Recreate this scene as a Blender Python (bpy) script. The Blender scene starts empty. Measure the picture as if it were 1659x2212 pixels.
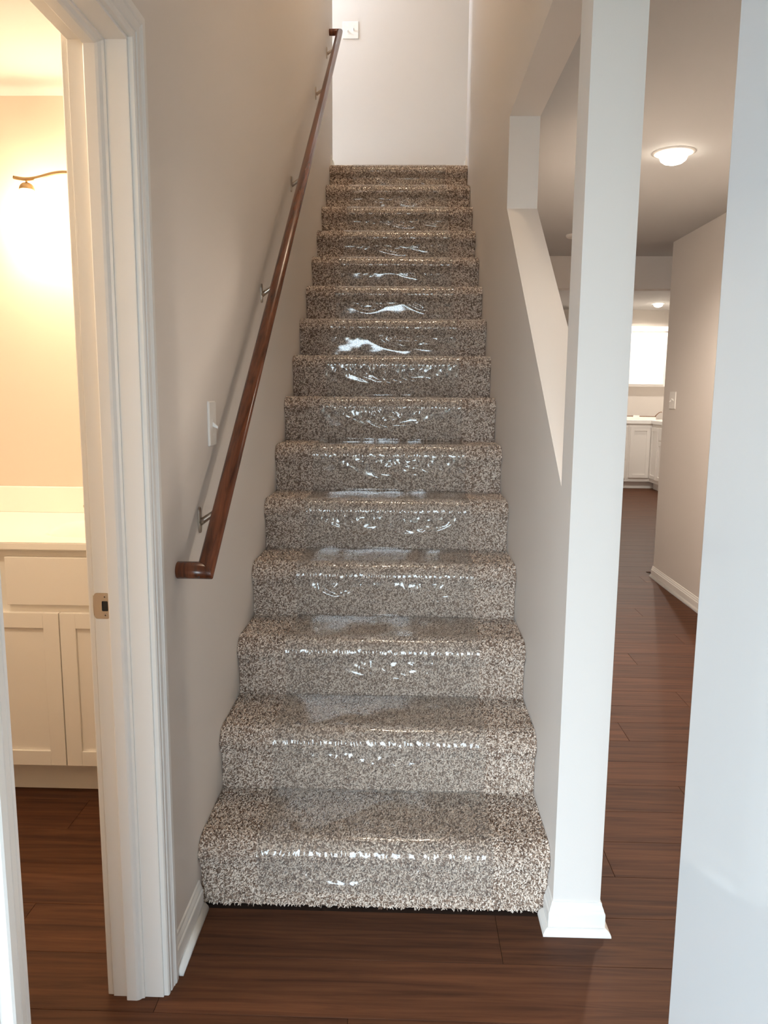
import bpy, bmesh, math, random
import numpy as np
from mathutils import Vector, Matrix

random.seed(7)
rng = np.random.default_rng(7)
scene = bpy.context.scene
COL = scene.collection

# ------------------------------------------------------------------ camera
CX, CY, CZ = 0.53073, -1.86116, 1.35360
YAW, PIT, ROL, FPX = -0.0273173, -0.1522745, 0.0083357, 1678.318
fw = Vector((math.sin(YAW) * math.cos(PIT), math.cos(YAW) * math.cos(PIT), math.sin(PIT)))
rt = Vector((math.cos(YAW), -math.sin(YAW), 0))
up = rt.cross(fw)
R_ = math.cos(ROL) * rt + math.sin(ROL) * up
U_ = -math.sin(ROL) * rt + math.cos(ROL) * up
cam = bpy.data.cameras.new('camera')
cam.sensor_fit = 'HORIZONTAL'
cam.sensor_width = 36.0
cam.lens = 36.0 * FPX / 1659.0
cam.clip_start = 0.02
cam_o = bpy.data.objects.new('camera', cam)
COL.objects.link(cam_o)
M = Matrix((R_, U_, -fw)).transposed().to_4x4()
M.translation = (CX, CY, CZ)
cam_o.matrix_world = M
scene.camera = cam_o

# ------------------------------------------------------------------ sky, exposure
SKY_STRENGTH = 11.6
world = bpy.data.worlds.new('overcast_sky')
scene.world = world
world.use_nodes = True
bg = world.node_tree.nodes['Background']
bg.inputs[0].default_value = (0.76, 0.92, 1.04, 1)
bg.inputs[1].default_value = SKY_STRENGTH
vs = scene.view_settings
vs.view_transform = 'Standard'
vs.look = 'None'
vs.gamma = 1.0
vs.use_curve_mapping = False
vs.exposure = 0.5
scene.cycles.use_denoising = True
scene.cycles.max_bounces = 10
scene.cycles.diffuse_bounces = 6
scene.cycles.glossy_bounces = 4
scene.cycles.transparent_max_bounces = 12
scene.cycles.sample_clamp_indirect = 8.0

# portal guiding the daylight through the big window behind the camera
WX0, WX1, WZ0, WZ1, YB = -2.6, 0.68, 0.02, 2.02, -3.60
pl = bpy.data.lights.new('window_sky_portal', 'AREA')
pl.shape = 'RECTANGLE'
pl.size = WX1 - WX0
pl.size_y = WZ1 - WZ0
pl.cycles.is_portal = True
po = bpy.data.objects.new('window_sky_portal', pl)
COL.objects.link(po)
po.location = ((WX0 + WX1) / 2, YB - 0.155, (WZ0 + WZ1) / 2)
po.rotation_euler = (math.radians(90), 0, 0)

WARM = (1.0, 0.86, 0.72)
HALL_W, KITCH_W, BATH_W, UPST_W = 84.0, 130.0, 7.0, 50.0
HALL2_W, WELL_W = 20.0, 27.0


# ------------------------------------------------------------------ materials
def srgb(r, g, b):
    f = lambda c: (c / 255 / 12.92) if c / 255 <= 0.04045 else ((c / 255 + 0.055) / 1.055) ** 2.4
    return (f(r), f(g), f(b), 1)


def mat(name, color, rough=0.5, metal=0.0, spec=0.5):
    m = bpy.data.materials.new(name)
    m.use_nodes = True
    b = m.node_tree.nodes['Principled BSDF']
    b.inputs['Base Color'].default_value = color
    b.inputs['Roughness'].default_value = rough
    b.inputs['Metallic'].default_value = metal
    b.inputs['Specular IOR Level'].default_value = spec
    return m


def N(m, t, **kw):
    n = m.node_tree.nodes.new(t)
    for k, v in kw.items():
        setattr(n, k, v)
    return n


def L(m, a, b):
    m.node_tree.links.new(a, b)


def add_bump(m, scale, strength, dist=0.001, detail=3):
    g = N(m, 'ShaderNodeNewGeometry')
    n = N(m, 'ShaderNodeTexNoise')
    n.inputs['Scale'].default_value = scale
    n.inputs['Detail'].default_value = detail
    L(m, g.outputs['Position'], n.inputs['Vector'])
    bp = N(m, 'ShaderNodeBump')
    bp.inputs['Strength'].default_value = strength
    bp.inputs['Distance'].default_value = dist
    L(m, n.outputs['Fac'], bp.inputs['Height'])
    L(m, bp.outputs['Normal'], m.node_tree.nodes['Principled BSDF'].inputs['Normal'])
    return m


def wood(name, dark, light, axis_scale, rough, rand=True, bump=0.1):
    m = mat(name, light, rough)
    b = m.node_tree.nodes['Principled BSDF']
    g = N(m, 'ShaderNodeNewGeometry')
    vec = g.outputs['Position']
    oi = N(m, 'ShaderNodeObjectInfo')
    if rand:
        comb = N(m, 'ShaderNodeVectorMath', operation='MULTIPLY_ADD')
        mul = N(m, 'ShaderNodeCombineXYZ')
        L(m, oi.outputs['Random'], mul.inputs[0])
        L(m, oi.outputs['Random'], mul.inputs[1])
        L(m, oi.outputs['Random'], mul.inputs[2])
        comb.inputs[1].default_value = (37.0, 11.0, 5.0)
        L(m, mul.outputs[0], comb.inputs[0])
        L(m, vec, comb.inputs[2])
        vec = comb.outputs[0]
    mp = N(m, 'ShaderNodeMapping')
    mp.inputs['Scale'].default_value = axis_scale
    L(m, vec, mp.inputs['Vector'])
    n1 = N(m, 'ShaderNodeTexNoise')
    n1.inputs['Scale'].default_value = 1.0
    n1.inputs['Detail'].default_value = 6
    n1.inputs['Roughness'].default_value = 0.62
    n1.inputs['Distortion'].default_value = 0.6
    L(m, mp.outputs[0], n1.inputs['Vector'])
    cr = N(m, 'ShaderNodeValToRGB')
    cr.color_ramp.elements[0].position = 0.32
    cr.color_ramp.elements[0].color = dark
    cr.color_ramp.elements[1].position = 0.72
    cr.color_ramp.elements[1].color = light
    L(m, n1.outputs['Fac'], cr.inputs[0])
    out = cr.outputs[0]
    if rand:
        hs = N(m, 'ShaderNodeHueSaturation')
        mr = N(m, 'ShaderNodeMapRange')
        mr.inputs['To Min'].default_value = 0.86
        mr.inputs['To Max'].default_value = 1.14
        L(m, oi.outputs['Random'], mr.inputs['Value'])
        L(m, mr.outputs[0], hs.inputs['Value'])
        L(m, out, hs.inputs['Color'])
        out = hs.outputs[0]
    L(m, out, b.inputs['Base Color'])
    bp = N(m, 'ShaderNodeBump')
    bp.inputs['Strength'].default_value = bump
    bp.inputs['Distance'].default_value = 0.001
    L(m, n1.outputs['Fac'], bp.inputs['Height'])
    L(m, bp.outputs['Normal'], b.inputs['Normal'])
    return m


def emit(name, color, strength):
    m = bpy.data.materials.new(name)
    m.use_nodes = True
    nt = m.node_tree
    nt.nodes.clear()
    e = nt.nodes.new('ShaderNodeEmission')
    e.inputs[0].default_value = (*color, 1)
    e.inputs[1].default_value = strength
    o = nt.nodes.new('ShaderNodeOutputMaterial')
    nt.links.new(e.outputs[0], o.inputs[0])
    return m


MW = add_bump(mat('greige_wall_paint', srgb(223, 217, 211), 0.55, spec=0.35), 260, 0.10)
MBW = add_bump(mat('bathroom_wall_paint', srgb(214, 203, 190), 0.55, spec=0.35), 260, 0.10)
MC = add_bump(mat('ceiling_paint', srgb(196, 195, 194), 0.8, spec=0.2), 180, 0.12)
MT = mat('white_trim_paint', srgb(236, 234, 230), 0.32)
MD = mat('white_gloss_door_paint', srgb(200, 203, 206), 0.06, spec=0.8)
MD.node_tree.nodes['Principled BSDF'].inputs['Coat Weight'].default_value = 1.0
MD.node_tree.nodes['Principled BSDF'].inputs['Coat IOR'].default_value = 1.7
MD.node_tree.nodes['Principled BSDF'].inputs['Coat Roughness'].default_value = 0.04
MCAB = mat('white_cabinet_paint', srgb(238, 234, 228), 0.35)
MTOP = mat('cultured_marble', srgb(245, 242, 236), 0.15)
MQ = mat('white_countertop', srgb(240, 238, 234), 0.25)
MPLATE = mat('white_switch_plastic', srgb(238, 236, 232), 0.3)
MNICK = mat('brushed_nickel', srgb(190, 178, 165), 0.28, 1.0)
MBRASS = mat('satin_nickel_warm', srgb(200, 170, 130), 0.3, 1.0)
MBLACK = mat('dark_cavity', srgb(28, 26, 25), 0.6)
MDARK = mat('bronze_screw', srgb(90, 70, 52), 0.4, 0.8)
MFLOOR = wood('vinyl_plank_wood', srgb(64, 38, 25), srgb(102, 65, 43), (2.2, 46.0, 10.0), 0.58, True, 0.04)
MFLOOR.node_tree.nodes['Principled BSDF'].inputs['Specular IOR Level'].default_value = 0.18
MRAIL = wood('stained_handrail_wood', srgb(66, 34, 21), srgb(126, 69, 41), (60.0, 5.0, 5.0), 0.24, False, 0.05)
MSUB = mat('plank_joint_shadow', srgb(50, 34, 26), 0.8)
MCONC = add_bump(mat('yard_ground', srgb(104, 106, 94), 0.9), 60, 0.3)
MCARD = mat('brown_cardboard', srgb(120, 88, 66), 0.8)
MPAPER = mat('white_paper', srgb(235, 230, 222), 0.7)

# carpet
MBASE = mat('carpet_backing', srgb(140, 120, 106), 1.0, spec=0.0)
MPILE = mat('carpet_yarn', srgb(170, 158, 146), 0.95, spec=0.05)
_a = N(MPILE, 'ShaderNodeAttribute', attribute_name='yarn')
L(MPILE, _a.outputs['Color'], MPILE.node_tree.nodes['Principled BSDF'].inputs['Base Color'])
MPILE.node_tree.nodes['Principled BSDF'].inputs['Sheen Weight'].default_value = 0.15

# clear film
MFILM = bpy.data.materials.new('clear_plastic_film')
MFILM.use_nodes = True
nt = MFILM.node_tree
nt.nodes.clear()
_o = nt.nodes.new('ShaderNodeOutputMaterial')
_t = nt.nodes.new('ShaderNodeBsdfTransparent')
_t.inputs[0].default_value = (0.97, 0.965, 0.95, 1)
_gl = nt.nodes.new('ShaderNodeBsdfGlossy')
_gl.inputs['Roughness'].default_value = 0.07
_df = nt.nodes.new('ShaderNodeBsdfTranslucent')
_dd = nt.nodes.new('ShaderNodeBsdfDiffuse')
_df.inputs[0].default_value = (0.8, 0.8, 0.8, 1)
# Schlick reflectance, equal from both sides of the thin sheet
_dt = nt.nodes.new('ShaderNodeVectorMath')
_dt.operation = 'DOT_PRODUCT'
_ab = nt.nodes.new('ShaderNodeMath')
_ab.operation = 'ABSOLUTE'
_om = nt.nodes.new('ShaderNodeMath')
_om.operation = 'SUBTRACT'
_om.inputs[0].default_value = 1.0
_p5 = nt.nodes.new('ShaderNodeMath')
_p5.operation = 'POWER'
_p5.inputs[1].default_value = 5.0
_fr = nt.nodes.new('ShaderNodeMath')
_fr.operation = 'MULTIPLY_ADD'
_fr.inputs[1].default_value = 0.93
_fr.inputs[2].default_value = 0.07
_mu = nt.nodes.new('ShaderNodeMath')
_mu.operation = 'MULTIPLY'
_mu.inputs[1].default_value = 1.0
_mu.use_clamp = True
_ge = nt.nodes.new('ShaderNodeNewGeometry')
_no = nt.nodes.new('ShaderNodeTexNoise')
_no.inputs['Scale'].default_value = 230
_no.inputs['Detail'].default_value = 2
_bp = nt.nodes.new('ShaderNodeBump')
_bp.inputs['Strength'].default_value = 0.06
_bp.inputs['Distance'].default_value = 0.0007
nt.links.new(_ge.outputs['Position'], _no.inputs['Vector'])
nt.links.new(_no.outputs['Fac'], _bp.inputs['Height'])
nt.links.new(_bp.outputs[0], _gl.inputs['Normal'])
nt.links.new(_ge.outputs['Incoming'], _dt.inputs[0])
nt.links.new(_bp.outputs[0], _dt.inputs[1])
nt.links.new(_dt.outputs['Value'], _ab.inputs[0])
nt.links.new(_ab.outputs[0], _om.inputs[1])
nt.links.new(_om.outputs[0], _p5.inputs[0])
nt.links.new(_p5.outputs[0], _fr.inputs[0])
nt.links.new(_fr.outputs[0], _mu.inputs[0])
_m1 = nt.nodes.new('ShaderNodeMixShader')
_m1.inputs[0].default_value = 0.07
nt.links.new(_t.outputs[0], _m1.inputs[1])
nt.links.new(_dd.outputs[0], _m1.inputs[2])
_m2 = nt.nodes.new('ShaderNodeMixShader')
nt.links.new(_mu.outputs[0], _m2.inputs[0])
nt.links.new(_m1.outputs[0], _m2.inputs[1])
nt.links.new(_gl.outputs[0], _m2.inputs[2])
nt.links.new(_m2.outputs[0], _o.inputs[0])


# ------------------------------------------------------------------ mesh helpers
def link(name, me, m=None, parent=None, smooth=False):
    if m is not None:
        me.materials.append(m)
    o = bpy.data.objects.new(name, me)
    COL.objects.link(o)
    if parent is not None:
        o.parent = parent
    if smooth:
        for p in me.polygons:
            p.use_smooth = True
    return o


def obj(name, bm, m, parent=None, smooth=False, bevel=0.0, seg=2):
    bmesh.ops.recalc_face_normals(bm, faces=bm.faces)
    me = bpy.data.meshes.new(name)
    bm.to_mesh(me)
    bm.free()
    o = link(name, me, m, parent, smooth)
    if bevel:
        md = o.modifiers.new('bevel', 'BEVEL')
        md.width = bevel
        md.segments = seg
        md.limit_method = 'ANGLE'
    return o


def box(bm, x0, x1, y0, y1, z0, z1):
    vs_ = [bm.verts.new(c) for c in ((x0, y0, z0), (x1, y0, z0), (x1, y1, z0), (x0, y1, z0),
                                     (x0, y0, z1), (x1, y0, z1), (x1, y1, z1), (x0, y1, z1))]
    for f in ((0, 3, 2, 1), (4, 5, 6, 7), (0, 1, 5, 4), (1, 2, 6, 5), (2, 3, 7, 6), (3, 0, 4, 7)):
        bm.faces.new([vs_[i] for i in f])


def B(*a):
    bm = bmesh.new()
    box(bm, *a)
    return bm


def loft(bm, ringA, ringB, capA=True, capB=True):
    a = [bm.verts.new(p) for p in ringA]
    b = [bm.verts.new(p) for p in ringB]
    n = len(a)
    for i in range(n):
        bm.faces.new((a[i], a[(i + 1) % n], b[(i + 1) % n], b[i]))
    if capA:
        bm.faces.new(a[::-1])
    if capB:
        bm.faces.new(b)


def tube(bm, path, r, n=16, caps=True, sx=1.0):
    """sweep a circle along a list of points (parallel transport)"""
    P = [Vector(p) for p in path]
    T = []
    for i in range(len(P)):
        a = P[max(0, i - 1)]
        b = P[min(len(P) - 1, i + 1)]
        T.append((b - a).normalized())
    ref = Vector((0, 0, 1)) if abs(T[0].z) < 0.9 else Vector((1, 0, 0))
    u = T[0].cross(ref).normalized()
    rings = []
    for i, p in enumerate(P):
        u = (u - T[i] * u.dot(T[i])).normalized()
        v = T[i].cross(u)
        rr = r[i] if isinstance(r, (list, tuple)) else r
        rings.append([bm.verts.new(p + (u * math.cos(2 * math.pi * k / n) * sx + v * math.sin(2 * math.pi * k / n)) * rr) for k in range(n)])
    for a, b in zip(rings, rings[1:]):
        for k in range(n):
            bm.faces.new((a[k], a[(k + 1) % n], b[(k + 1) % n], b[k]))
    if caps:
        bm.faces.new(rings[0][::-1])
        bm.faces.new(rings[-1])


def lathe(bm, prof, n=32, c=(0, 0, 0), close=False):
    rings = []
    for r, z in prof:
        rings.append([bm.verts.new((c[0] + max(r, 1e-5) * math.cos(2 * math.pi * k / n), c[1] + max(r, 1e-5) * math.sin(2 * math.pi * k / n), c[2] + z)) for k in range(n)])
    for a, b in zip(rings, rings[1:]):
        for k in range(n):
            bm.faces.new((a[k], a[(k + 1) % n], b[(k + 1) % n], b[k]))


def empty(name, loc=(0, 0, 0), label=None, cat=None, group=None, kind=None):
    o = bpy.data.objects.new(name, None)
    COL.objects.link(o)
    o.location = loc
    o.empty_display_size = 0.1
    tag(o, label, cat, group, kind)
    return o


def tag(o, label=None, cat=None, group=None, kind=None):
    if label: o['label'] = label
    if cat: o['category'] = cat
    if group: o['group'] = group
    if kind: o['kind'] = kind
    return o


def struct(name, bm, m, label, parent=None, bevel=0.0, smooth=False):
    o = obj(name, bm, m, parent, smooth, bevel)
    return tag(o, label, None, None, 'structure')


# ------------------------------------------------------------------ dimensions
W = 0.9185          # clear stair width, left wall face is x = 0
T = 0.2552          # tread run
RI = 0.19           # riser
NOSE = 0.0247
H = 2.42            # ceiling
NS = 15
Z2 = NS * RI        # second floor level 2.85
H2 = 5.25           # upper ceiling
WT = 0.119          # wall thickness
YL = -0.97          # left wall ends here, the front room opens beyond
YE = 3.80           # stair side walls end here
YH = 4.47           # back wall of upper hall
XR = 2.40           # hall right wall
YK = 10.10          # kitchen back wall
KH = 2.60           # kitchen ceiling
XK = 5.20

# ------------------------------------------------------------------ walls
bm = bmesh.new()     # left wall of the stair with the bathroom doorway
box(bm, -0.114, 0, YL, -0.907, 0, H)
box(bm, -0.114, 0, -0.907, -0.290, 2.021, H)
box(bm, -0.114, 0, -0.290, YE, 0, H)
box(bm, -0.114, 0, -0.05, YE, H, H2)
struct('wall_left', bm, MW, 'greige painted wall carrying the handrail')

bm = bmesh.new()     # right wall of the stair with post and sloping opening


def yz(bm, pts, x0, x1):
    loft(bm, [(x0, y, z) for y, z in pts], [(x1, y, z) for y, z in pts])


YP0, YP1 = -0.049, 0.070
yz(bm, [(YP0, 0), (YP1, 0), (YP1, H2), (YP0, H2)], W, W + WT)
yz(bm, [(YP1, 0), (1.368, 0), (1.368, 2.077), (YP1, 1.127)], W, W + WT)
yz(bm, [(YP1, H), (1.368, H), (1.368, H2), (YP1, H2)], W, W + WT)
yz(bm, [(1.368, 0), (YE, 0), (YE, H2), (1.368, H2)], W, W + WT)
struct('wall_right', bm, MW, 'painted stair wall with end post and sloping open cutout')

bm = bmesh.new()     # hall right wall
box(bm, XR, XR + WT, YB, 3.90, 0, H)
struct('wall_hall', bm, MW, 'greige hallway wall right of the stair post')

bm = bmesh.new()     # living room wall with the big window behind the camera
box(bm, -3.2, WX0, YB - 0.15, YB, 0, H)
box(bm, WX1, XR + WT, YB - 0.15, YB, 0, H)
box(bm, WX0, WX1, YB - 0.15, YB, 0, WZ0)
box(bm, WX0, WX1, YB - 0.15, YB, WZ1, H)
struct('wall_front', bm, MW, 'front room wall around the big window behind the camera')
struct('wall_front_side', B(-3.3, -3.2, YB, YL, 0, H), MW, 'side wall of the front room')
struct('wall_closet', B(1.15, XR, -1.88, -1.76, 0, H), MW, 'short wall carrying the open glossy door')
w1 = empty('window_1', (0, 0, 0), 'big front window behind the camera', None, None, 'structure')
for xa in (WX0, WX0 + 1.1, WX0 + 2.2, WX1 - 0.05):
    obj('window_frame', B(xa, xa + 0.05, YB - 0.12, YB - 0.06, WZ0, WZ1), MT, w1)

bm = bmesh.new()     # bathroom walls
box(bm, -1.7, -0.114, 1.15, 1.25, 0, H)
box(bm, -1.7, -1.6, YL, 1.15, 0, H)
box(bm, -3.3, -0.114, YL, YL + 0.1, 0, H)
struct('wall_bathroom', bm, MBW, 'bathroom wall behind the vanity')

bm = bmesh.new()     # header between hall and kitchen
box(bm, W + WT, XK, YH, YH + 0.12, 2.175, KH)
struct('wall_header', bm, MW, 'dropped header between the hall and the kitchen')

bm = bmesh.new()     # kitchen shell
box(bm, W, XK, YK, YK + 0.1, 0, KH)
box(bm, XK, XK + 0.1, 3.90, YK, 0, KH)
box(bm, XR + WT, XK, 3.90, 4.0, 0, H)
box(bm, W - 0.02, W + WT, YE, YK, 0, KH)
struct('wall_kitchen', bm, MW, 'kitchen walls above and below the wall cabinets')

bm = bmesh.new()     # upstairs hall
box(bm, -2.5, 3.2, YH, YH + 0.1, Z2, H2)
box(bm, -2.5, -2.4, YE, YH, Z2, H2)
box(bm, 3.1, 3.2, YE, YH, Z2, H2)
box(bm, -2.5, -0.114, YE - 0.1, YE, Z2, H2)
box(bm, W + WT, 3.2, YE - 0.1, YE, Z2, H2)
struct('wall_back', bm, MW, 'pale upper hall wall at the top of the stairs')
bm = bmesh.new()     # well wall above the foyer
box(bm, 0, W, -0.16, -0.05, H, H2)
struct('wall_upper_front', bm, MW, 'stairwell wall above the foyer ceiling')

# ceilings
bm = bmesh.new()
box(bm, -3.3, XR + WT, YB - 0.15, YL, H, H + 0.2)
box(bm, -0.114, W, YL, -0.05, H, H + 0.2)
box(bm, W, W + WT, YL, YP0, H, H + 0.2)
box(bm, W + WT, XR + WT, YL, YH, H, H + 0.2)
box(bm, XR + WT, XK, 3.9, YH, H, H + 0.2)
struct('ceiling', bm, MC, 'hall ceiling with a recessed light')
struct('ceiling_bathroom', B(-1.7, -0.114, YL, 1.25, H, H + 0.2), MC, 'bathroom ceiling')
struct('ceiling_kitchen', B(W, XK, YH + 0.12, YK, KH, KH + 0.1), MC, 'kitchen ceiling beyond the header')
struct('ceiling_upper', B(-2.5, 3.2, -0.16, YH, H2, H2 + 0.1), MC, 'ceiling over the stairwell')

# ------------------------------------------------------------------ floor with planks
bm = bmesh.new()
box(bm, -3.3, XK, YB - 0.15, 4.6, -0.06, -0.006)
fl = struct('floor', bm, MSUB, 'dark brown wood plank floor')
# beyond the reach of single planks the boards become one field
bm = bmesh.new()
PW = 0.177
y = 4.6
k = 0
while y < YK - 0.01:
    y1 = min(y + PW, YK)
    x = W + WT - 0.6 + (k * 0.47) % 1.2
    x = max(x - 1.2, W + WT) if x > W + WT else W + WT
    while x < XK:
        x1 = min(XK, x + 1.22)
        box(bm, x + 0.0008, x1 - 0.0008, y + 0.0008, y1 - 0.0008, -0.006, 0.0)
        x = x1
    y = y1
    k += 1
far = obj('plank_field', bm, MFLOOR, fl)
far['kind'] = 'stuff'
bm = bmesh.new()
box(bm, W, XK, 4.6, YK, -0.06, -0.006)
obj('subfloor', bm, MSUB, fl)


def plank(x0, x1, y0, y1):
    g = 0.0003
    bm = bmesh.new()
    e = 0.0008
    lo = [(x0 + g, y0 + g), (x1 - g, y0 + g), (x1 - g, y1 - g), (x0 + g, y1 - g)]
    hi = [(x0 + g + e, y0 + g + e), (x1 - g - e, y0 + g + e), (x1 - g - e, y1 - g - e), (x0 + g + e, y1 - g - e)]
    a = [bm.verts.new((p[0], p[1], -0.006)) for p in lo]
    b = [bm.verts.new((p[0], p[1], -0.0009)) for p in lo]
    c = [bm.verts.new((p[0], p[1], 0.0)) for p in hi]
    for r0, r1 in ((a, b), (b, c)):
        for i in range(4):
            bm.faces.new((r0[i], r0[(i + 1) % 4], r1[(i + 1) % 4], r1[i]))
    bm.faces.new(c)
    bm.faces.new(a[::-1])
    return obj('plank', bm, MFLOOR, fl)


y = 0.003 - 21 * PW
row = 0
while y < 4.6:
    ya, yb = y, min(y + PW, 4.6)
    spans = []
    if ya < -0.01:
        spans.append((-3.2 if ya < YL else -1.6, XR))
    else:
        if ya < 1.15:
            spans.append((-1.6, -0.05))
        spans.append((W + 0.03, XR if ya < 3.9 else XK))
    off = (row * 0.43) % 1.22
    for s0, s1 in spans:
        x = -4.04 - off
        while x < s1:
            a, b = max(x, s0), min(x + 1.22, s1)
            if b - a > 0.02:
                plank(a, b, ya, yb)
            x += 1.22
    y += PW
    row += 1

tag(obj('front_yard', B(-14, 12, -16, YB - 0.152, -0.40, -0.20), MCONC), 'ground outside the front window', None, None, 'structure')

# upper floor
struct('floor_upper', B(-2.5, 3.2, (NS - 1) * T + 0.40, YH, Z2 - 0.25, Z2), MBASE, 'carpeted upper hall floor')

# ------------------------------------------------------------------ mouldings
CAS = [(0, 0), (0, .009), (.004, .0112), (.011, .0112), (.0135, .0095), (.016, .0125), (.028, .0135), (.032, .0155), (.0345, .0142),
       (.038, .0172), (.052, .0172), (.056, .0150), (.0585, .0115), (.060, 0)]
d1 = empty('door_1', (0, -0.6, 0), 'cased white doorway into the lit bathroom', None, None, 'structure')
d1.location = (0, 0, 0)
YJ0, YJ1, ZJ = -0.889, -0.308, 2.003        # clear opening
REV = 0.006


def casing_vert(yin, sgn, name='casing'):
    bm = bmesh.new()
    A = [(0.0 + t, yin + sgn * d, 0.0) for d, t in CAS]
    Bt = [(0.0 + t, yin + sgn * d, ZJ + REV + d) for d, t in CAS]
    loft(bm, A, Bt)
    return obj(name, bm, MT, d1)


casing_vert(YJ1 + REV, 1)
casing_vert(YJ0 - REV, -1)
bm = bmesh.new()
loft(bm, [(t, YJ0 - REV - d, ZJ + REV + d) for d, t in CAS], [(t, YJ1 + REV + d, ZJ + REV + d) for d, t in CAS])
obj('head_casing', bm, MT, d1)
obj('jamb', B(-0.114, 0.0, YJ1, YJ1 + 0.018, 0, ZJ), MT, d1, bevel=0.001)
obj('jamb', B(-0.114, 0.0, YJ0 - 0.018, YJ0, 0, ZJ), MT, d1, bevel=0.001)
obj('head_jamb', B(-0.114, 0.0, YJ0 - 0.018, YJ1 + 0.018, ZJ, ZJ + 0.018), MT, d1, bevel=0.001)
STOP = [(-.080, 0), (-.080, .0105), (-.078, .0115), (-.057, .0115), (-.052, .0095), (-.047, .0045), (-.042, .0035), (-.0415, 0)]
bm = bmesh.new()
loft(bm, [(x, YJ1 - d, 0) for x, d in STOP], [(x, YJ1 - d, ZJ - d) for x, d in STOP])
obj('door_stop', bm, MT, d1)
bm = bmesh.new()
loft(bm, [(x, YJ0 + d, 0) for x, d in STOP], [(x, YJ0 + d, ZJ - d) for x, d in STOP])
obj('door_stop', bm, MT, d1)
bm = bmesh.new()
loft(bm, [(x, YJ0 + d, ZJ - d) for x, d in STOP], [(x, YJ1 - d, ZJ - d) for x, d in STOP])
obj('head_stop', bm, MT, d1)
obj('bathroom_casing', B(-0.128, -0.114, YJ1 + 0.003, YJ1 + 0.06, 0, ZJ + 0.06), MT, d1, bevel=0.003)
obj('bathroom_casing', B(-0.128, -0.114, YJ0 - 0.06, YJ0 - 0.003, 0, ZJ + 0.06), MT, d1, bevel=0.003)

# strike plate on the far jamb
YS = YJ1
sp = empty('strike_plate')
sp.parent = d1
sp['label'] = 'satin nickel strike plate on the door jamb'
bm = bmesh.new()
x0, x1, z0, z1 = -0.1135, -0.0815, 0.8825, 0.9375
hx0, hx1, hz0, hz1 = -0.0985, -0.0835, 0.898, 0.9215


def rrect(a, b, c, d, r, n=5):
    pts = []
    for cx, cz, s in ((b - r, d - r, 0), (a + r, d - r, 90), (a + r, c + r, 180), (b - r, c + r, 270)):
        for i in range(n):
            t = math.radians(s + 90 * i / (n - 1))
            pts.append((cx + r * math.cos(t), cz + r * math.sin(t)))
    return pts


def ring_plate(bm, outer, inner, yf, yb):
    n = len(outer)
    def V(pts, y): return [bm.verts.new((p[0], y, p[1])) for p in pts]
    of, inf, ob, inb = V(outer, yf), V(inner, yf), V(outer, yb), V(inner, yb)
    for i in range(n):
        j = (i + 1) % n
        bm.faces.new((of[i], of[j], inf[j], inf[i]))
        bm.faces.new((ob[i], ob[j], of[j], of[i]))
        bm.faces.new((inf[i], inf[j], inb[j], inb[i]))


ring_plate(bm, rrect(x0, x1, z0, z1, 0.006), rrect(hx0, hx1, hz0, hz1, 0.003), YS - 0.0016, YS)
obj('plate', bm, MNICK, sp)
bm = bmesh.new()
ring_plate(bm, rrect(hx0, hx1, hz0, hz1, 0.003), rrect(hx0 + .001, hx1 - .001, hz0 + .001, hz1 - .001, 0.002), YS - 0.0022, YS - 0.001)
obj('latch_rim', bm, MNICK, sp)
obj('latch_hole', B(hx0, hx1, hz0, hz1, YS, YS + .001) if False else B(hx0 - .0005, hx1 + .0005, YS - 0.0004, YS + 0.0006, hz0 - .0005, hz1 + .0005), MBLACK, sp)
bm = bmesh.new()
tube(bm, [(x0 - 0.0005, YS + 0.0005 + 0.0004 * abs(i), (z0 + z1) / 2 + i * 0.0042) for i in range(-5, 6)], 0.0026, 8)
obj('lip', bm, MNICK, sp, True)
for zz in (z1 - 0.0078, z0 + 0.0078):
    bm = bmesh.new()
    tube(bm, [(-0.0905, YS - 0.0014, zz), (-0.0905, YS - 0.0026, zz), (-0.0905, YS - 0.0028, zz)], [0.0042, 0.0042, 0.0034], 16)
    s = obj('screw', bm, MNICK, sp)
    bm = bmesh.new()
    box(bm, -0.0923, -0.0887, YS - 0.0030, YS - 0.0027, zz - 0.0006, zz + 0.0006)
    box(bm, -0.0911, -0.0899, YS - 0.0030, YS - 0.0027, zz - 0.0018, zz + 0.0018)
    obj('cross_slot', bm, MBLACK, sp)

# baseboards
BASE = [(0, 0), (.012, 0), (.012, .052), (.0115, .056), (.0085, .060), (.0085, .064), (.0075, .067), (.0045, .074), (.0035, .081), (0, .083)]
SHOE = [(.012, 0), (.026, 0), (.0255, .005), (.0235, .010), (.020, .0145), (.016, .0175), (.012, .019)]


def base_run(name, x, dirx, ya, yb, label, z=0.0, mB=MT, shoe=True):
    e = empty(name, (0, 0, 0), label, None, None, 'structure')
    bm = bmesh.new()
    loft(bm, [(x + dirx * d, ya, z + h) for d, h in BASE], [(x + dirx * d, yb, z + h) for d, h in BASE])
    obj('board', bm, mB, e)
    if shoe:
        bm = bmesh.new()
        loft(bm, [(x + dirx * d, ya + (0.0), z + h) for d, h in SHOE], [(x + dirx * d, yb, z + h) for d, h in SHOE])
        obj('shoe_moulding', bm, mB, e, True)
    return e


base_run('baseboard_left', 0, 1, YJ1 + REV + 0.06, -0.002, 'short white baseboard between bathroom casing and first step')
base_run('baseboard_hall', XR, -1, -0.4, 3.90 + 0.012, 'white baseboard with shoe moulding along the hallway wall')

# post base: mitred around three sides
pb = empty('baseboard_post', (0, 0, 0), 'white baseboard wrapped around the foot of the stair post', None, None, 'structure')


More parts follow.
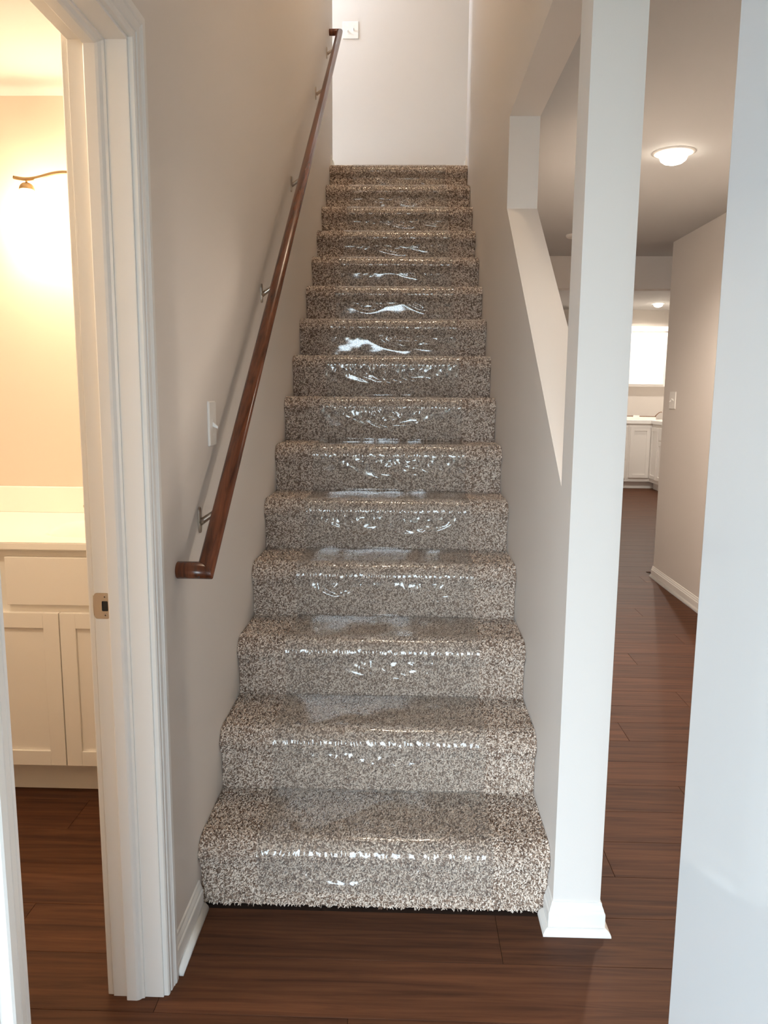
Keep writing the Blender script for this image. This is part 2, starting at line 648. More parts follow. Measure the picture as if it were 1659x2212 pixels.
def wrap(prof, ext):
    """ left side, front, right side pieces with mitred corners """
    xl, xr, yf = W, W + WT, YP0
    for nm, A, Bq in (
        ('board_side', lambda d, h: (xl - d, yf - d, h), lambda d, h: (xl - d, 0.012, h)),
        ('board_front', lambda d, h: (xl - d, yf - d, h), lambda d, h: (xr + d, yf - d, h)),
        ('board_side', lambda d, h: (xr + d, yf - d, h), lambda d, h: (xr + d, ext, h))):
        bm = bmesh.new()
        loft(bm, [A(d, h) for d, h in prof], [Bq(d, h) for d, h in prof])
        obj(nm if prof is BASE else 'shoe_moulding', bm, MT, pb)


wrap(BASE, 3.8)
wrap(SHOE, 3.8)

# upper wall ends
bm = bmesh.new()
for nm, xa, xb in (('baseboard_upper_left', -0.114, 0.012), ('baseboard_upper_right', W - 0.012, W + WT)):
    e = empty(nm, (0, 0, 0), 'white baseboard end at the top of the %s stair wall' % ('handrail' if 'left' in nm else 'open'), None, None, 'structure')
    bm = bmesh.new()
    loft(bm, [(xa, YE + d, Z2 + h) for d, h in BASE], [(xb, YE + d, Z2 + h) for d, h in BASE])
    obj('board', bm, MT, e)
    sx = 0 if 'left' in nm else W
    dx = 1 if 'left' in nm else -1
    bm = bmesh.new()
    loft(bm, [(sx + dx * d, (NS - 1) * T + 0.09, Z2 + h) for d, h in BASE], [(sx + dx * d, YE + 0.012, Z2 + h) for d, h in BASE])
    obj('board', bm, MT, e)

# ------------------------------------------------------------------ entry door, standing open
DE = Vector((0.925, -0.838, 0))
DD = Vector((0.2398, -0.9708, 0))            # from free edge to hinge edge
DN = Vector((0.9708, 0.2398, 0))             # away from the room
d2 = empty('door_2', (0, 0, 0), 'glossy white entry door standing open beside the camera', None, None, 'structure')
DH = DE + DD * 0.913


def door_box(bm, s0, s1, n0, n1, z0, z1):
    P = lambda s, n, z: tuple(DE + DD * s + DN * n + Vector((0, 0, z)))
    loft(bm, [P(s0, n0, z0), P(s1, n0, z0), P(s1, n1, z0), P(s0, n1, z0)], [P(s0, n0, z1), P(s1, n0, z1), P(s1, n1, z1), P(s0, n1, z1)])


bm = bmesh.new()
door_box(bm, 0, 0.913, 0, 0.044, 0.012, 2.04)
obj('slab', bm, MD, d2, bevel=0.0015)
for za, zb in ((0.25, 0.92), (1.12, 1.86)):
    for sa, sb in ((0.34, 0.55), (0.63, 0.80)):
        bm = bmesh.new()
        for q in ((sa, sb, za, za + .015), (sa, sb, zb - .015, zb), (sa, sa + .015, za, zb), (sb - .015, sb, za, zb)):
            door_box(bm, q[0], q[1], -0.006, 0.0, q[2], q[3])
        obj('panel_moulding', bm, MD, d2, bevel=0.002)

# ------------------------------------------------------------------ stairs
st = empty('staircase', (W / 2, 0, 0), 'straight flight of brown and grey flecked carpeted stairs', 'staircase')
st.location = (0, 0, 0)


def step_profile(k):
    """outer carpet surface of step k in (y, z), from riser foot up over the nose to the tread back"""
    y0, z0 = (k - 1) * T, k * RI
    pts = []
    zb = z0 - RI
    n = NOSE
    for i in range(7):
        f = i / 6
        pts.append((y0 + n + 0.002 * math.sin(f * 3), zb + f * (RI - 0.085)))
    # belly back to the nose
    for i in range(1, 7):
        f = i / 6
        s = f * f * (3 - 2 * f)
        pts.append((y0 + n * (1 - s), zb + RI - 0.085 + f * 0.045))
    # nose arc
    ry, rz = 0.048, 0.040
    for i in range(1, 11):
        a = math.radians(180 - 9 * i)
        pts.append((y0 + ry + ry * math.cos(a), z0 - rz + rz * math.sin(a)))
    end = y0 + T + n if k < NS else YH
    for i in range(1, 9):
        f = i / 8
        pts.append((y0 + ry + (end - y0 - ry) * f, z0 - 0.002 * math.sin(math.pi * f)))
    return pts


def resample(pts, ds):
    P = np.array(pts)
    d = np.r_[0, np.cumsum(np.linalg.norm(np.diff(P, axis=0), axis=1))]
    m = max(2, int(round(d[-1] / ds)))
    s = np.linspace(0, d[-1], m + 1)
    q = np.c_[np.interp(s, d, P[:, 0]), np.interp(s, d, P[:, 1])]
    t = np.gradient(q, axis=0)
    t /= np.linalg.norm(t, axis=1)[:, None]
    nrm = np.c_[-t[:, 1], t[:, 0]]      # outwards (-y / +z)
    return q, nrm, s


def npmesh(name, verts, quads):
    me = bpy.data.meshes.new(name)
    me.vertices.add(len(verts))
    me.vertices.foreach_set('co', np.asarray(verts, np.float32).ravel())
    nq = len(quads)
    me.loops.add(nq * 4)
    me.loops.foreach_set('vertex_index', np.asarray(quads, np.int32).ravel())
    me.polygons.add(nq)
    me.polygons.foreach_set('loop_start', np.arange(0, nq * 4, 4, dtype=np.int32))
    me.polygons.foreach_set('loop_total', np.full(nq, 4, np.int32))
    me.update(calc_edges=True)
    me.validate()
    return me


YARN = 1.15 * np.array([srgb(226, 212, 199)[:3], srgb(214, 199, 185)[:3], srgb(200, 183, 168)[:3], srgb(176, 156, 140)[:3], srgb(134, 111, 96)[:3], srgb(98, 78, 66)[:3]])
YW = np.array([.20, .26, .24, .13, .10, .07])


def pile(k, parent):
    q, nrm, s = resample(step_profile(k), 0.004)
    Ltot = s[-1]
    if k == NS:
        Ltot = min(Ltot, 0.45)
    near = k <= 4
    dens = 92000 if k <= 2 else 76000 if k <= 5 else 52000 if k <= 9 else 36000
    area = Ltot * W
    n = int(area * dens)
    su = rng.uniform(0, Ltot, n)
    xu = rng.uniform(0.002, W - 0.002, n)
    py = np.interp(su, s, q[:, 0])
    pz = np.interp(su, s, q[:, 1])
    ny = np.interp(su, s, nrm[:, 0])
    nz = np.interp(su, s, nrm[:, 1])
    nn = np.c_[np.zeros(n), ny, nz]
    nn /= np.linalg.norm(nn, axis=1)[:, None]
    tx = np.tile(np.array([1.0, 0, 0]), (n, 1))
    ty = np.cross(nn, tx)
    a = rng.uniform(0, 2 * np.pi, n)
    lean = (tx * np.cos(a)[:, None] + ty * np.sin(a)[:, None])
    side = (-tx * np.sin(a)[:, None] + ty * np.cos(a)[:, None])
    sc = 1.0 if k <= 5 else 1.2 if k <= 9 else 1.4
    ln = rng.uniform(0.0048, 0.0082, n) * sc
    wd = rng.uniform(0.0010, 0.0015, n) * sc
    hh = rng.uniform(0.0035, 0.0065, n)
    p0 = np.c_[xu, py, pz] - nn * 0.001
    curl = rng.uniform(-0.4, 0.4, n)
    fr = [0, 0.4, 0.8, 1.0]
    hs = [0, 0.75, 1.0, 0.85]
    ws = [0.9, 1.0, 0.9, 0.3]
    V = np.zeros((n, 8, 3))
    for i in range(4):
        c = p0 + lean * (ln * fr[i])[:, None] + side * (curl * ln * fr[i] ** 2)[:, None] + nn * (hh * hs[i])[:, None]
        wv = side * (wd * ws[i])[:, None]
        V[:, 2 * i] = c - wv - nn * 0.0006
        V[:, 2 * i + 1] = c + wv + nn * 0.0006
    V[:, :, 0] = np.clip(V[:, :, 0], 0.001, W - 0.001)
    base = (np.arange(n) * 8)[:, None]
    Q = np.concatenate([base + np.array([[0, 1, 3, 2]]), base + np.array([[2, 3, 5, 4]]), base + np.array([[4, 5, 7, 6]])], axis=0)
    me = npmesh('pile', V.reshape(-1, 3), Q)
    ci = rng.choice(len(YARN), n, p=YW / YW.sum())
    col = np.repeat(np.c_[YARN[ci] * rng.uniform(0.9, 1.1, n)[:, None], np.ones(n)], 8, axis=0)
    at = me.color_attributes.new('yarn', 'FLOAT_COLOR', 'POINT')
    at.data.foreach_set('color', col.astype(np.float32).ravel())
    o = link('pile', me, MPILE, parent, True)
    o['kind'] = 'stuff'
    return n


for k in range(1, NS + 1):
    prof = step_profile(k)
    y0 = (k - 1) * T
    back = prof[-1][0]
    poly = prof + [(back, max(0.0, k * RI - 0.22)), (y0 + NOSE + 0.002, max(0.0, (k - 1) * RI))]
    if k > 1:
        poly = prof + [(back, k * RI - 0.03), (y0 + NOSE + 0.03, k * RI - 0.03), (y0 + NOSE + 0.03, (k - 1) * RI)]
    bm = bmesh.new()
    loft(bm, [(0.0008, a, b) for a, b in poly], [(W - 0.0008, a, b) for a, b in poly])
    s_o = obj('step', bm, MBASE, st)
    pile(k, s_o)

# ------------------------------------------------------------------ clear protective film
FX0, FX1 = 0.155, 0.772


def film_step(k, r):
    pr = step_profile(k)
    # on the lower steps the film bridges straight from the crease to the nose, higher up it hugs the riser
    a, b = np.array(pr[0]), np.array(pr[12])
    if k < 9:
        pr = [tuple(a + (b - a) * i / 12) for i in range(13)] + pr[13:]
    q, nrm, s = resample(pr, 0.0038 if k <= 7 else 0.005)
    if k == NS:
        m = s < 0.50
        q, nrm, s = q[m], nrm[m], s[m]
    if k == 1:
        m = s > 0.048
        q, nrm, s = q[m], nrm[m], s[m]
    dx = 0.0038 if k <= 7 else 0.005
    nx = int((FX1 - FX0) / dx)
    xs = np.linspace(FX0, FX1, nx + 1)
    X, S = np.meshgrid(xs, s)
    h = np.full(X.shape, 0.0078)
    # gentle waves
    for _ in range(10):
        fx, fs, ph = r.uniform(8, 60), r.uniform(8, 60), r.uniform(0, 6.28)
        h += 0.00018 * np.sin(fx * X + fs * S * r.choice([-1, 1]) + ph)
    # crackle over the nose
    nose = np.exp(-((S - 0.165) / 0.022) ** 2)
    for _ in range(16):
        fx, fs, ph = r.uniform(120, 420), r.uniform(-160, 160), r.uniform(0, 6.28)
        h += nose * 0.00038 * np.sin(fx * X + fs * S + ph)

    def ridge(pts, amp, wid):
        nonlocal h
        if k > 9 and r.random() < 0.6:
            return
        P = np.array(pts)
        best = np.full(X.shape, 9.0)
        tt = np.zeros(X.shape)
        nseg = len(P) - 1
        for i in range(nseg):
            a, b = P[i], P[i + 1]
            d = b - a
            t = np.clip(((X - a[0]) * d[0] + (S - a[1]) * d[1]) / (d @ d), 0, 1)
            dist = np.hypot(X - a[0] - t * d[0], S - a[1] - t * d[1])
            m_ = dist < best
            tt = np.where(m_, (i + t) / nseg, tt)
            best = np.minimum(best, dist)
        taper = np.sin(np.pi * np.clip(tt * 0.96 + 0.02, 0, 1)) ** 0.6
        h += amp * taper * np.exp(-(best / wid) ** 2)

    stop = 0.128          # just under the nose
    # long diagonal drape folds on the riser
    for _ in range(r.integers(5, 8)):
        x0 = FX0 + r.uniform(0.03, 0.42)
        ln = r.uniform(0.12, 0.30)
        dr = r.uniform(-0.01, 0.085)
        sag = r.uniform(0.012, 0.045) * (1.2 - dr / 0.1)
        pts = []
        for i in range(9):
            f = i / 8
            pts.append((x0 + ln * f, stop - 0.005 - dr * f - sag * math.sin(math.pi * f)))
        ridge(pts, r.uniform(0.0036, 0.0060), r.uniform(0.007, 0.010))
        if r.random() < 0.6:
            ridge([(a + 0.004, b + 0.012 + 0.004 * math.sin(i)) for i, (a, b) in enumerate(pts)], r.uniform(0.0018, 0.003), 0.006)
    # bunched creases hanging from the nose
    for _ in range(r.integers(14, 20)):
        x0 = FX0 + r.uniform(0.06, 0.54)
        ln = r.uniform(0.012, 0.04)
        pts = [(x0 + r.uniform(-.008, .008) + 0.012 * f * r.choice([-1, 1]), stop + 0.004 - ln * f) for f in (0, .35, .7, 1)]
        ridge(pts, r.uniform(0.0015, 0.0042), r.uniform(0.005, 0.010))
    # film buckles where it leaves the nose
    under = np.exp(-((S - 0.126) / 0.018) ** 2)
    gate = 0.35 + 0.65 * (0.5 + 0.5 * np.sin(r.uniform(9, 16) * X + r.uniform(0, 6.28)))
    for _ in range(7):
        fx, fs, ph = r.uniform(35, 150), r.uniform(-90, 90), r.uniform(0, 6.28)
        h += under * gate * (0.0011 if k <= 9 else 0.0005) * np.sin(fx * X + fs * S + ph)
    # loose line at the crease
    if k > 1:
        ridge([(FX0 + 0.02 + 0.08 * i, 0.008 + 0.008 * r.random()) for i in range(8)], 0.0012, 0.004)
    h = np.maximum(h, 0.0065)
    Vt = np.zeros(X.shape + (3,))
    Vt[..., 0] = X
    Vt[..., 1] = q[:, 0][:, None] + nrm[:, 0][:, None] * h
    Vt[..., 2] = q[:, 1][:, None] + nrm[:, 1][:, None] * h
    return Vt


rows = []
rf = np.random.default_rng(21)
film = empty('plastic_film', (0, 0, 0), 'clear wrinkled plastic protection film running down the carpeted stairs', 'plastic film')
for k in range(1, NS + 1):
    Vt = film_step(k, rf)
    ns_, nx_ = Vt.shape[:2]
    idx = np.arange(ns_ * nx_).reshape(ns_, nx_)
    Q = np.stack([idx[:-1, :-1], idx[:-1, 1:], idx[1:, 1:], idx[1:, :-1]], axis=-1).reshape(-1, 4)
    me = npmesh('film_section', Vt.reshape(-1, 3), Q)
    link('film_section', me, MFILM, film, True)

# ------------------------------------------------------------------ handrail
hr = empty('handrail', (0, 0, 0), 'round brown stained wooden handrail on nickel wall brackets', 'handrail')
RX, RR = 0.067, 0.0205
ra = Vector((RX, -0.100, 0.940))
rb = Vector((RX, 3.585, 3.664))
rd = (rb - ra).normalized()


def rail_ring(c, ax_u, ax_v, n=28):
    return [c + ax_u * math.cos(2 * math.pi * i / n) + ax_v * math.sin(2 * math.pi * i / n) for i in range(n)]


def mitre_pieces():
    n = 28
    X = Vector((1, 0, 0))
    def proj(ring, d, p, nm):
        return [v + d * ((p - v).dot(nm) / d.dot(nm)) for v in ring]
    v1 = X
    v2 = rd.cross(X).normalized()
    for end, p, sgn in (('low', ra, 1), ('high', rb, -1)):
        pass
    # main rail
    ring = rail_ring(ra, v1 * RR, v2 * RR)
    nA = (rd - X).normalized()       # mitre plane between rail (rd) and return (-x)
    nB = (rd + X).normalized()
    A = proj(ring, rd, ra, (rd + X).normalized())
    Bq = proj(rail_ring(rb, v1 * RR, v2 * RR), rd, rb, (rd - X).normalized())
    bm = bmesh.new()
    loft(bm, A, Bq)
    obj('rail', bm, MRAIL, hr, True).modifiers.new('b', 'BEVEL').limit_method = 'ANGLE'
    hr.children[0].modifiers['b'].width = 0.0012
    for p, nm in ((ra, (rd + X).normalized()), (rb, (rd - X).normalized())):
        c0 = Vector((0.0006, p.y, p.z))
        ring0 = rail_ring(c0, rd * RR, v2 * RR)
        ring1 = proj(ring0, X, p, nm)
        bm = bmesh.new()
        loft(bm, ring0, ring1)
        o = obj('wall_return', bm, MRAIL, hr, True)
        md = o.modifiers.new('b', 'BEVEL')
        md.limit_method = 'ANGLE'
        md.width = 0.0012


mitre_pieces()
for i, yb in enumerate((0.10, 1.02, 1.79, 2.78, 3.40)):
    t = (yb - ra.y) / rd.y
    c = ra + rd * t
    br = empty('bracket')
    br.parent = hr
    zc = c.z - 0.062
    # wall plate: rounded slab
    bm = bmesh.new()
    pts = [(yb + a * 0.55, zc + b) for a, b in rrect(-0.016, 0.016, -0.034, 0.034, 0.0155, 6)]
    pts2 = [(yb + a * 0.45, zc + b * 0.93) for a, b in rrect(-0.016, 0.016, -0.034, 0.034, 0.0155, 6)]
    loft(bm, [(0.0004, a, b) for a, b in pts], [(0.0045, a, b) for a, b in pts])
    loft(bm, [(0.0045, a, b) for a, b in pts], [(0.0065, a, b) for a, b in pts2])
    obj('wall_plate', bm, MNICK, br)
    bm = bmesh.new()
    tube(bm, [(0.004, yb, zc - 0.006), (0.016, yb, zc + 0.002), (0.036, yb, zc + 0.016), (0.054, yb, zc + 0.031), (0.063, yb, c.z - RR - 0.001)], [0.0095, 0.008, 0.0072, 0.0072, 0.0075], 12)
    obj('arm', bm, MNICK, br, True)
    bm = bmesh.new()
    for s in (-0.028, 0.028):
        pass
    u = rd
    vdn = Vector((0, rd.z, -rd.y))
    a0 = c + vdn * (RR - 0.0008)
    P = lambda s, x, d: tuple(a0 + u * s + Vector((x, 0, 0)) + vdn * d)
    loft(bm, [P(-.03, -.008, 0), P(.03, -.008, 0), P(.03, .008, 0), P(-.03, .008, 0)], [P(-.03, -.008, .003), P(.03, -.008, .003), P(.03, .008, .003), P(-.03, .008, .003)])
    obj('saddle_strap', bm, MNICK, br)
# visible filler plug on the lower return
bm = bmesh.new()
lathe(bm, [(0, 0), (0.0022, 0), (0.0022, 0.0006), (0, 0.0006)], 10)
for v in bm.verts:
    v.co = Vector((RX - 0.012, ra.y - math.sqrt(RR ** 2 - 0.012 ** 2) - 0.0, ra.z - 0.012)) + Vector((v.co.x, -v.co.z - 0.0002, v.co.y))
obj('nail_hole', bm, MBLACK, hr)


# ------------------------------------------------------------------ switches
def switch(name, gangs, label, origin, right, normal, ups=(1, 1)):
    """origin: centre on the wall"""
    e = empty(name, (0, 0, 0), label, 'light switch')
    o, r, n = Vector(origin), Vector(right), Vector(normal)
    Z = Vector((0, 0, 1))
    w = 0.0375 if gangs == 1 else 0.0605
    P = lambda a, h, d: tuple(o + r * a + Z * h + n * d)
    bm = bmesh.new()
    A = rrect(-w, w, -0.0605, 0.0605, 0.004, 4)
    A2 = rrect(-w + .003, w - .003, -0.0575, 0.0575, 0.003, 4)
    loft(bm, [P(a, h, 0.0004) for a, h in A], [P(a, h, 0.0035) for a, h in A], True, False)
    loft(bm, [P(a, h, 0.0035) for a, h in A], [P(a, h, 0.0062) for a, h in A2], False, True)
    obj('cover_plate', bm, MPLATE, e)
    for g in range(gangs):
        gx = 0 if gangs == 1 else (-0.023 + 0.046 * g)
        bm = bmesh.new()
        for q in ((-.0052, -.0062, -.0124, .0124),):
            box_pts = [(gx - .0062, -.0124), (gx + .0062, -.0124), (gx + .0062, .0124), (gx - .0062, .0124)]
        loft(bm, [P(a, h, 0.0058) for a, h in box_pts], [P(a, h, 0.0066) for a, h in box_pts])
        obj('toggle_slot', bm, MBLACK if False else MPLATE, e)
        s = ups[g]
        bm = bmesh.new()
        q0 = [(gx - .0045, -.006), (gx + .0045, -.006), (gx + .0045, .006), (gx - .0045, .006)]
        loft(bm, [P(a, h + s * 0.002, 0.0062) for a, h in q0], [P(gx + (a - gx) * .75, h * 0.5 + s * 0.0105, 0.0195) for a, h in q0])
        obj('toggle', bm, MPLATE, e, bevel=0.0008)
        for hz in (0.030, -0.030):
            bm = bmesh.new()
            ringA = [P(gx + 0.0032 * math.cos(2 * math.pi * i / 12), hz + 0.0032 * math.sin(2 * math.pi * i / 12), 0.0058) for i in range(12)]
            ringB = [P(gx + 0.0026 * math.cos(2 * math.pi * i / 12), hz + 0.0026 * math.sin(2 * math.pi * i / 12), 0.0070) for i in range(12)]
            loft(bm, ringA, ringB)
            obj('screw', bm, MPLATE, e)
    return e


switch('light_switch', 1, 'single white toggle switch on the wall beside the handrail', (0, 0.25, 1.267), (0, 1, 0), (1, 0, 0), (-1,))
switch('light_switch', 2, 'double white switch plate on the hallway wall past the post', (XR, 3.70, 1.318), (0, -1, 0), (-1, 0, 0), (-1, 1))
switch('light_switch', 2, 'double white switch plate on the upper hall wall', (0.076, YH, 4.052), (1, 0, 0), (0, -1, 0), (-1, 1))


# ------------------------------------------------------------------ ceiling lights
def point(name, loc, watts, color=WARM, r=0.04, parent=None):
    l = bpy.data.lights.new(name, 'POINT')
    l.energy = watts
    l.color = color
    l.shadow_soft_size = r
    o = bpy.data.objects.new(name, l)
    COL.objects.link(o)
    o.location = loc
    if parent:
        o.parent = parent
    return o


MBULB = emit('warm_lamp_glow', (1.0, 0.90, 0.74), 14.0)
MRING = mat('white_trim_ring', srgb(238, 234, 228), 0.4)


def recessed(label, x, y, zc, watts, r=0.092, group=None, color=WARM, cone=164, blend=0.5):
    e = empty('recessed_light', (0, 0, 0), label, 'ceiling light', group)
    bm = bmesh.new()
    lathe(bm, [(r, 0.0), (r, -0.003), (r - 0.010, -0.006), (r - 0.030, -0.004), (r - 0.036, 0.0)], 40, (x, y, zc))
    obj('trim_ring', bm, MRING, e, True)
    bm = bmesh.new()
    rr = r - 0.033
    lathe(bm, [(rr, -0.003), (rr * 1.02, -0.018), (rr * .92, -0.033), (rr * .68, -0.044), (rr * .35, -0.050), (0, -0.051)], 32, (x, y, zc))
    obj('bulb', bm, MBULB, e, True)
    l = bpy.data.lights.new('recessed_lamp_light', 'SPOT')
    l.spot_size = math.radians(cone)
    l.spot_blend = blend
    l.shadow_soft_size = 0.05
    l.energy = watts
    l.color = color
    lo = bpy.data.objects.new('recessed_lamp_light', l)
    COL.objects.link(lo)
    lo.location = (x, y, zc - 0.10)
    lo.parent = e
    return e


recessed('lit recessed ceiling light in the hallway ceiling', 1.705, 1.83, H, HALL_W)
recessed('lit recessed ceiling light in the hallway behind the open glossy door', 1.95, 0.20, H, HALL2_W)
recessed('lit recessed light in the kitchen ceiling above wall cabinets', 3.98, 9.25, KH, KITCH_W * 0.5, color=(1.0, 0.88, 0.75), cone=170, blend=0.2)
recessed('lit recessed light in the kitchen ceiling behind the stair post', 3.0, 7.4, KH, KITCH_W * 0.7, color=(1.0, 0.92, 0.83), cone=170, blend=0.2)
recessed('unseen recessed light added in the bathroom ceiling', -0.85, -0.35, H, 33.0, color=(1.0, 0.80, 0.56))  # out of view, added to brighten the vanity front and bathroom floor
# small detector on the hall ceiling
e = empty('smoke_detector', (0, 0, 0), 'small white round detector on hall ceiling near header', 'smoke detector')
bm = bmesh.new()
lathe(bm, [(0.062, 0), (0.062, -0.008), (0.055, -0.016), (0.025, -0.018), (0, -0.018)], 32, (1.66, 3.66, H))
obj('base', bm, MRING, e, True)
bm = bmesh.new()
lathe(bm, [(0.022, -0.018), (0.018, -0.036), (0.010, -0.046), (0, -0.048)], 24, (1.66, 3.66, H))
obj('sensor_nub', bm, MRING, e, True)
# lamps of the upper floor, above the picture
for lab, lx, ly, wt, lc in (('flush ceiling light over the upper hall', -1.05, 4.10, UPST_W, (0.82, 0.96, 1.14)),
                            ('flush ceiling light high over the middle of the stairwell', 0.50, 1.70, WELL_W, (1.0, 0.77, 0.52))):
    e = empty('flush_ceiling_light', (0, 0, 0), lab, 'ceiling light')
    bm = bmesh.new()
    lathe(bm, [(0.17, 0), (0.17, -0.02), (0.16, -0.03), (0, -0.03)], 40, (lx, ly, H2))
    obj('base', bm, MRING, e, True)
    bm = bmesh.new()
    lathe(bm, [(0.155, -0.03), (0.14, -0.07), (0.09, -0.10), (0, -0.11)], 40, (lx, ly, H2))
    obj('glass_dome', bm, MBULB, e, True)
    point('flush_lamp_light', (lx, ly, H2 - 0.22), wt, lc, 0.10, e)


# ------------------------------------------------------------------ cabinet helper
def shaker(bm, P, a0, a1, z0, z1, fr=0.052, th=0.019, rec=0.008):
    """five piece door: P(a, z, d) maps local to world, d outward"""
    def bx(a, b, c, d, dep):
        loft(bm, [P(a, c, 0), P(b, c, 0), P(b, d, 0), P(a, d, 0)], [P(a, c, dep), P(b, c, dep), P(b, d, dep), P(a, d, dep)])
    bx(a0, a0 + fr, z0, z1, th)
    bx(a1 - fr, a1, z0, z1, th)
    bx(a0 + fr, a1 - fr, z0, z0 + fr, th)
    bx(a0 + fr, a1 - fr, z1 - fr, z1, th)
    bx(a0 + fr, a1 - fr, z0 + fr, z1 - fr, th - rec)


# ------------------------------------------------------------------ bathroom vanity
YV = 0.55
vn = empty('bathroom_vanity', (0, 0, 0), 'white shaker vanity cabinet seen through the bathroom doorway', 'vanity')
VX0, VX1 = -1.36, -0.125
bm = bmesh.new()
box(bm, VX0, VX1, YV, YV + 0.02, 0.105, 0.850)
box(bm, VX0, VX0 + 0.018, YV + 0.02, 1.149, 0.105, 0.850)
box(bm, VX1 - 0.018, VX1, YV + 0.02, 1.149, 0.105, 0.850)
box(bm, VX0 + 0.018, VX1 - 0.018, YV + 0.02, 1.149, 0.105, 0.125)
obj('body', bm, MCAB, vn)
obj('toe_kick', B(VX0, VX1, YV + 0.055, 1.149, 0, 0.105), MCAB, vn)
PV = lambda a, z, d: (a, YV - d, z)
for a0, a1 in ((-1.29, -0.939), (-0.935, -0.5825), (-0.5790, -0.226)):
    bm = bmesh.new()
    shaker(bm, PV, a0, a1, 0.120, 0.643, 0.051)
    obj('door', bm, MCAB, vn, bevel=0.0012)
for nm, a0, a1 in (('drawer_front', -1.29, -0.955), ('drawer_front', -0.935, -0.775), ('false_front', -0.748, -0.226)):
    bm = bmesh.new()
    box(bm, a0, a1, YV - 0.016, YV, 0.668, 0.826)
    obj(nm, bm, MCAB, vn, bevel=0.002)
# integral top with basin
xs = np.linspace(VX0 - 0.01, VX1, 120)
ys = np.linspace(YV - 0.028, 1.149, 70)
XX, YY = np.meshgrid(xs, ys)
u = (XX + 0.475) / 0.215
v = (YY - 0.80) / 0.175
rr = (np.abs(u) ** 4 + np.abs(v) ** 4) ** 0.25
dep = np.clip((1.0 - rr) / 0.42, 0, 1)
dep = dep * dep * (3 - 2 * dep)
ZZ = 0.876 - 0.115 * dep
verts = np.stack([XX, YY, ZZ], -1).reshape(-1, 3)
idx = np.arange(verts.shape[0]).reshape(XX.shape)
Q = np.stack([idx[:-1, :-1], idx[:-1, 1:], idx[1:, 1:], idx[1:, :-1]], -1).reshape(-1, 4)
sk = empty('sink_top', (0, 0, 0), 'white integral sink top with backsplash and faucet on the bathroom vanity', 'sink')
link('basin_surface', npmesh('basin_surface', verts, Q), MTOP, sk, True)
bm = bmesh.new()
box(bm, VX0 - 0.01, VX1, YV - 0.0281, YV - 0.0, 0.8502, 0.8762)
obj('front_edge', bm, MTOP, sk, bevel=0.004)
obj('backsplash', B(VX0 - 0.01, VX1, 1.130, 1.1495, 0.8755, 0.978), MTOP, sk, bevel=0.003)
# faucet
fc = empty('faucet', (0, 0, 0), 'warm nickel two handle faucet')
fc.parent = sk
FCX = -0.56
bm = bmesh.new()
tube(bm, [(FCX - 0.085, 1.04, 0.884), (FCX + 0.085, 1.04, 0.884)], 0.018, 16)
obj('base', bm, MBRASS, fc, True)
bm = bmesh.new()
tube(bm, [(FCX, 1.04, 0.885), (FCX, 1.03, 0.96), (FCX, 1.0, 1.0), (FCX, 0.95, 1.005), (FCX, 0.91, 0.985)], [.016, .014, .013, .012, .011], 16)
obj('spout', bm, MBRASS, fc, True)
for s in (-1, 1):
    bm = bmesh.new()
    tube(bm, [(FCX + s * 0.075, 1.04, 0.89), (FCX + s * 0.077, 1.035, 0.915), (FCX + s * 0.090, 1.025, 0.925), (FCX + s * 0.125, 1.015, 0.918)], [.016, .012, .008, .006], 12)
    obj('handle', bm, MBRASS, fc, True)

# vanity light
vl = empty('vanity_light', (0, 0, 0), 'glowing multi shade vanity light on a wavy nickel bar', 'wall light')
SX = (-0.834, -0.565, -0.296)
bm = bmesh.new()
pth = []
for i in range(61):
    x = -0.880 + 0.63 * i / 60
    z = 2.108 - 0.0115 * math.cos(2 * math.pi * (x + 0.834) / 0.269)
    pth.append((x, 1.02, z))
tube(bm, pth, 0.0062, 12)
obj('bar', bm, MBRASS, vl, True)
bm = bmesh.new()
tube(bm, [(-0.565, 1.1495, 2.09), (-0.565, 1.13, 2.09), (-0.565, 1.125, 2.09)], [0.06, 0.06, 0.05], 32)
obj('wall_canopy', bm, MBRASS, vl, True)
bm = bmesh.new()
tube(bm, [(-0.565, 1.128, 2.10), (-0.565, 1.02, 2.10)], 0.008, 12)
obj('stem', bm, MBRASS, vl, True)
MSH = emit('frosted_shade_glow', (1.0, 0.84, 0.58), 6.0)
_nt = MSH.node_tree
_tr = _nt.nodes.new('ShaderNodeBsdfTransparent')
_mx = _nt.nodes.new('ShaderNodeMixShader')
_mx.inputs[0].default_value = 0.25
_em = [n for n in _nt.nodes if n.type == 'EMISSION'][0]
_ou = [n for n in _nt.nodes if n.type == 'OUTPUT_MATERIAL'][0]
_nt.links.new(_tr.outputs[0], _mx.inputs[1])
_nt.links.new(_em.outputs[0], _mx.inputs[2])
_nt.links.new(_mx.outputs[0], _ou.inputs[0])
for x in SX:
    bm = bmesh.new()
    lathe(bm, [(0.0035, 0.004), (0.0035, -0.006), (0.006, -0.008), (0.012, -0.0095), (0.0175, -0.0125), (0.0225, -0.018), (0.0255, -0.025), (0.0265, -0.032)], 24, (x, 1.02, 2.092))
    obj('socket_cup', bm, MBRASS, vl, True)
    bm = bmesh.new()
    lathe(bm, [(0.024, -0.032), (0.034, -0.055), (0.046, -0.095), (0.056, -0.14), (0.060, -0.165)], 28, (x, 1.02, 2.092))
    sh = obj('glass_shade', bm, MSH, vl, True)
    point('vanity_bulb_light', (x, 1.02, 1.975), BATH_W, (1.0, 0.78, 0.52), 0.025, vl)

# ------------------------------------------------------------------ kitchen
KY = 9.50          # front run face
KX = 4.08          # right run face
ZB0, ZC0, ZC1 = 0.105, 0.945, 0.992


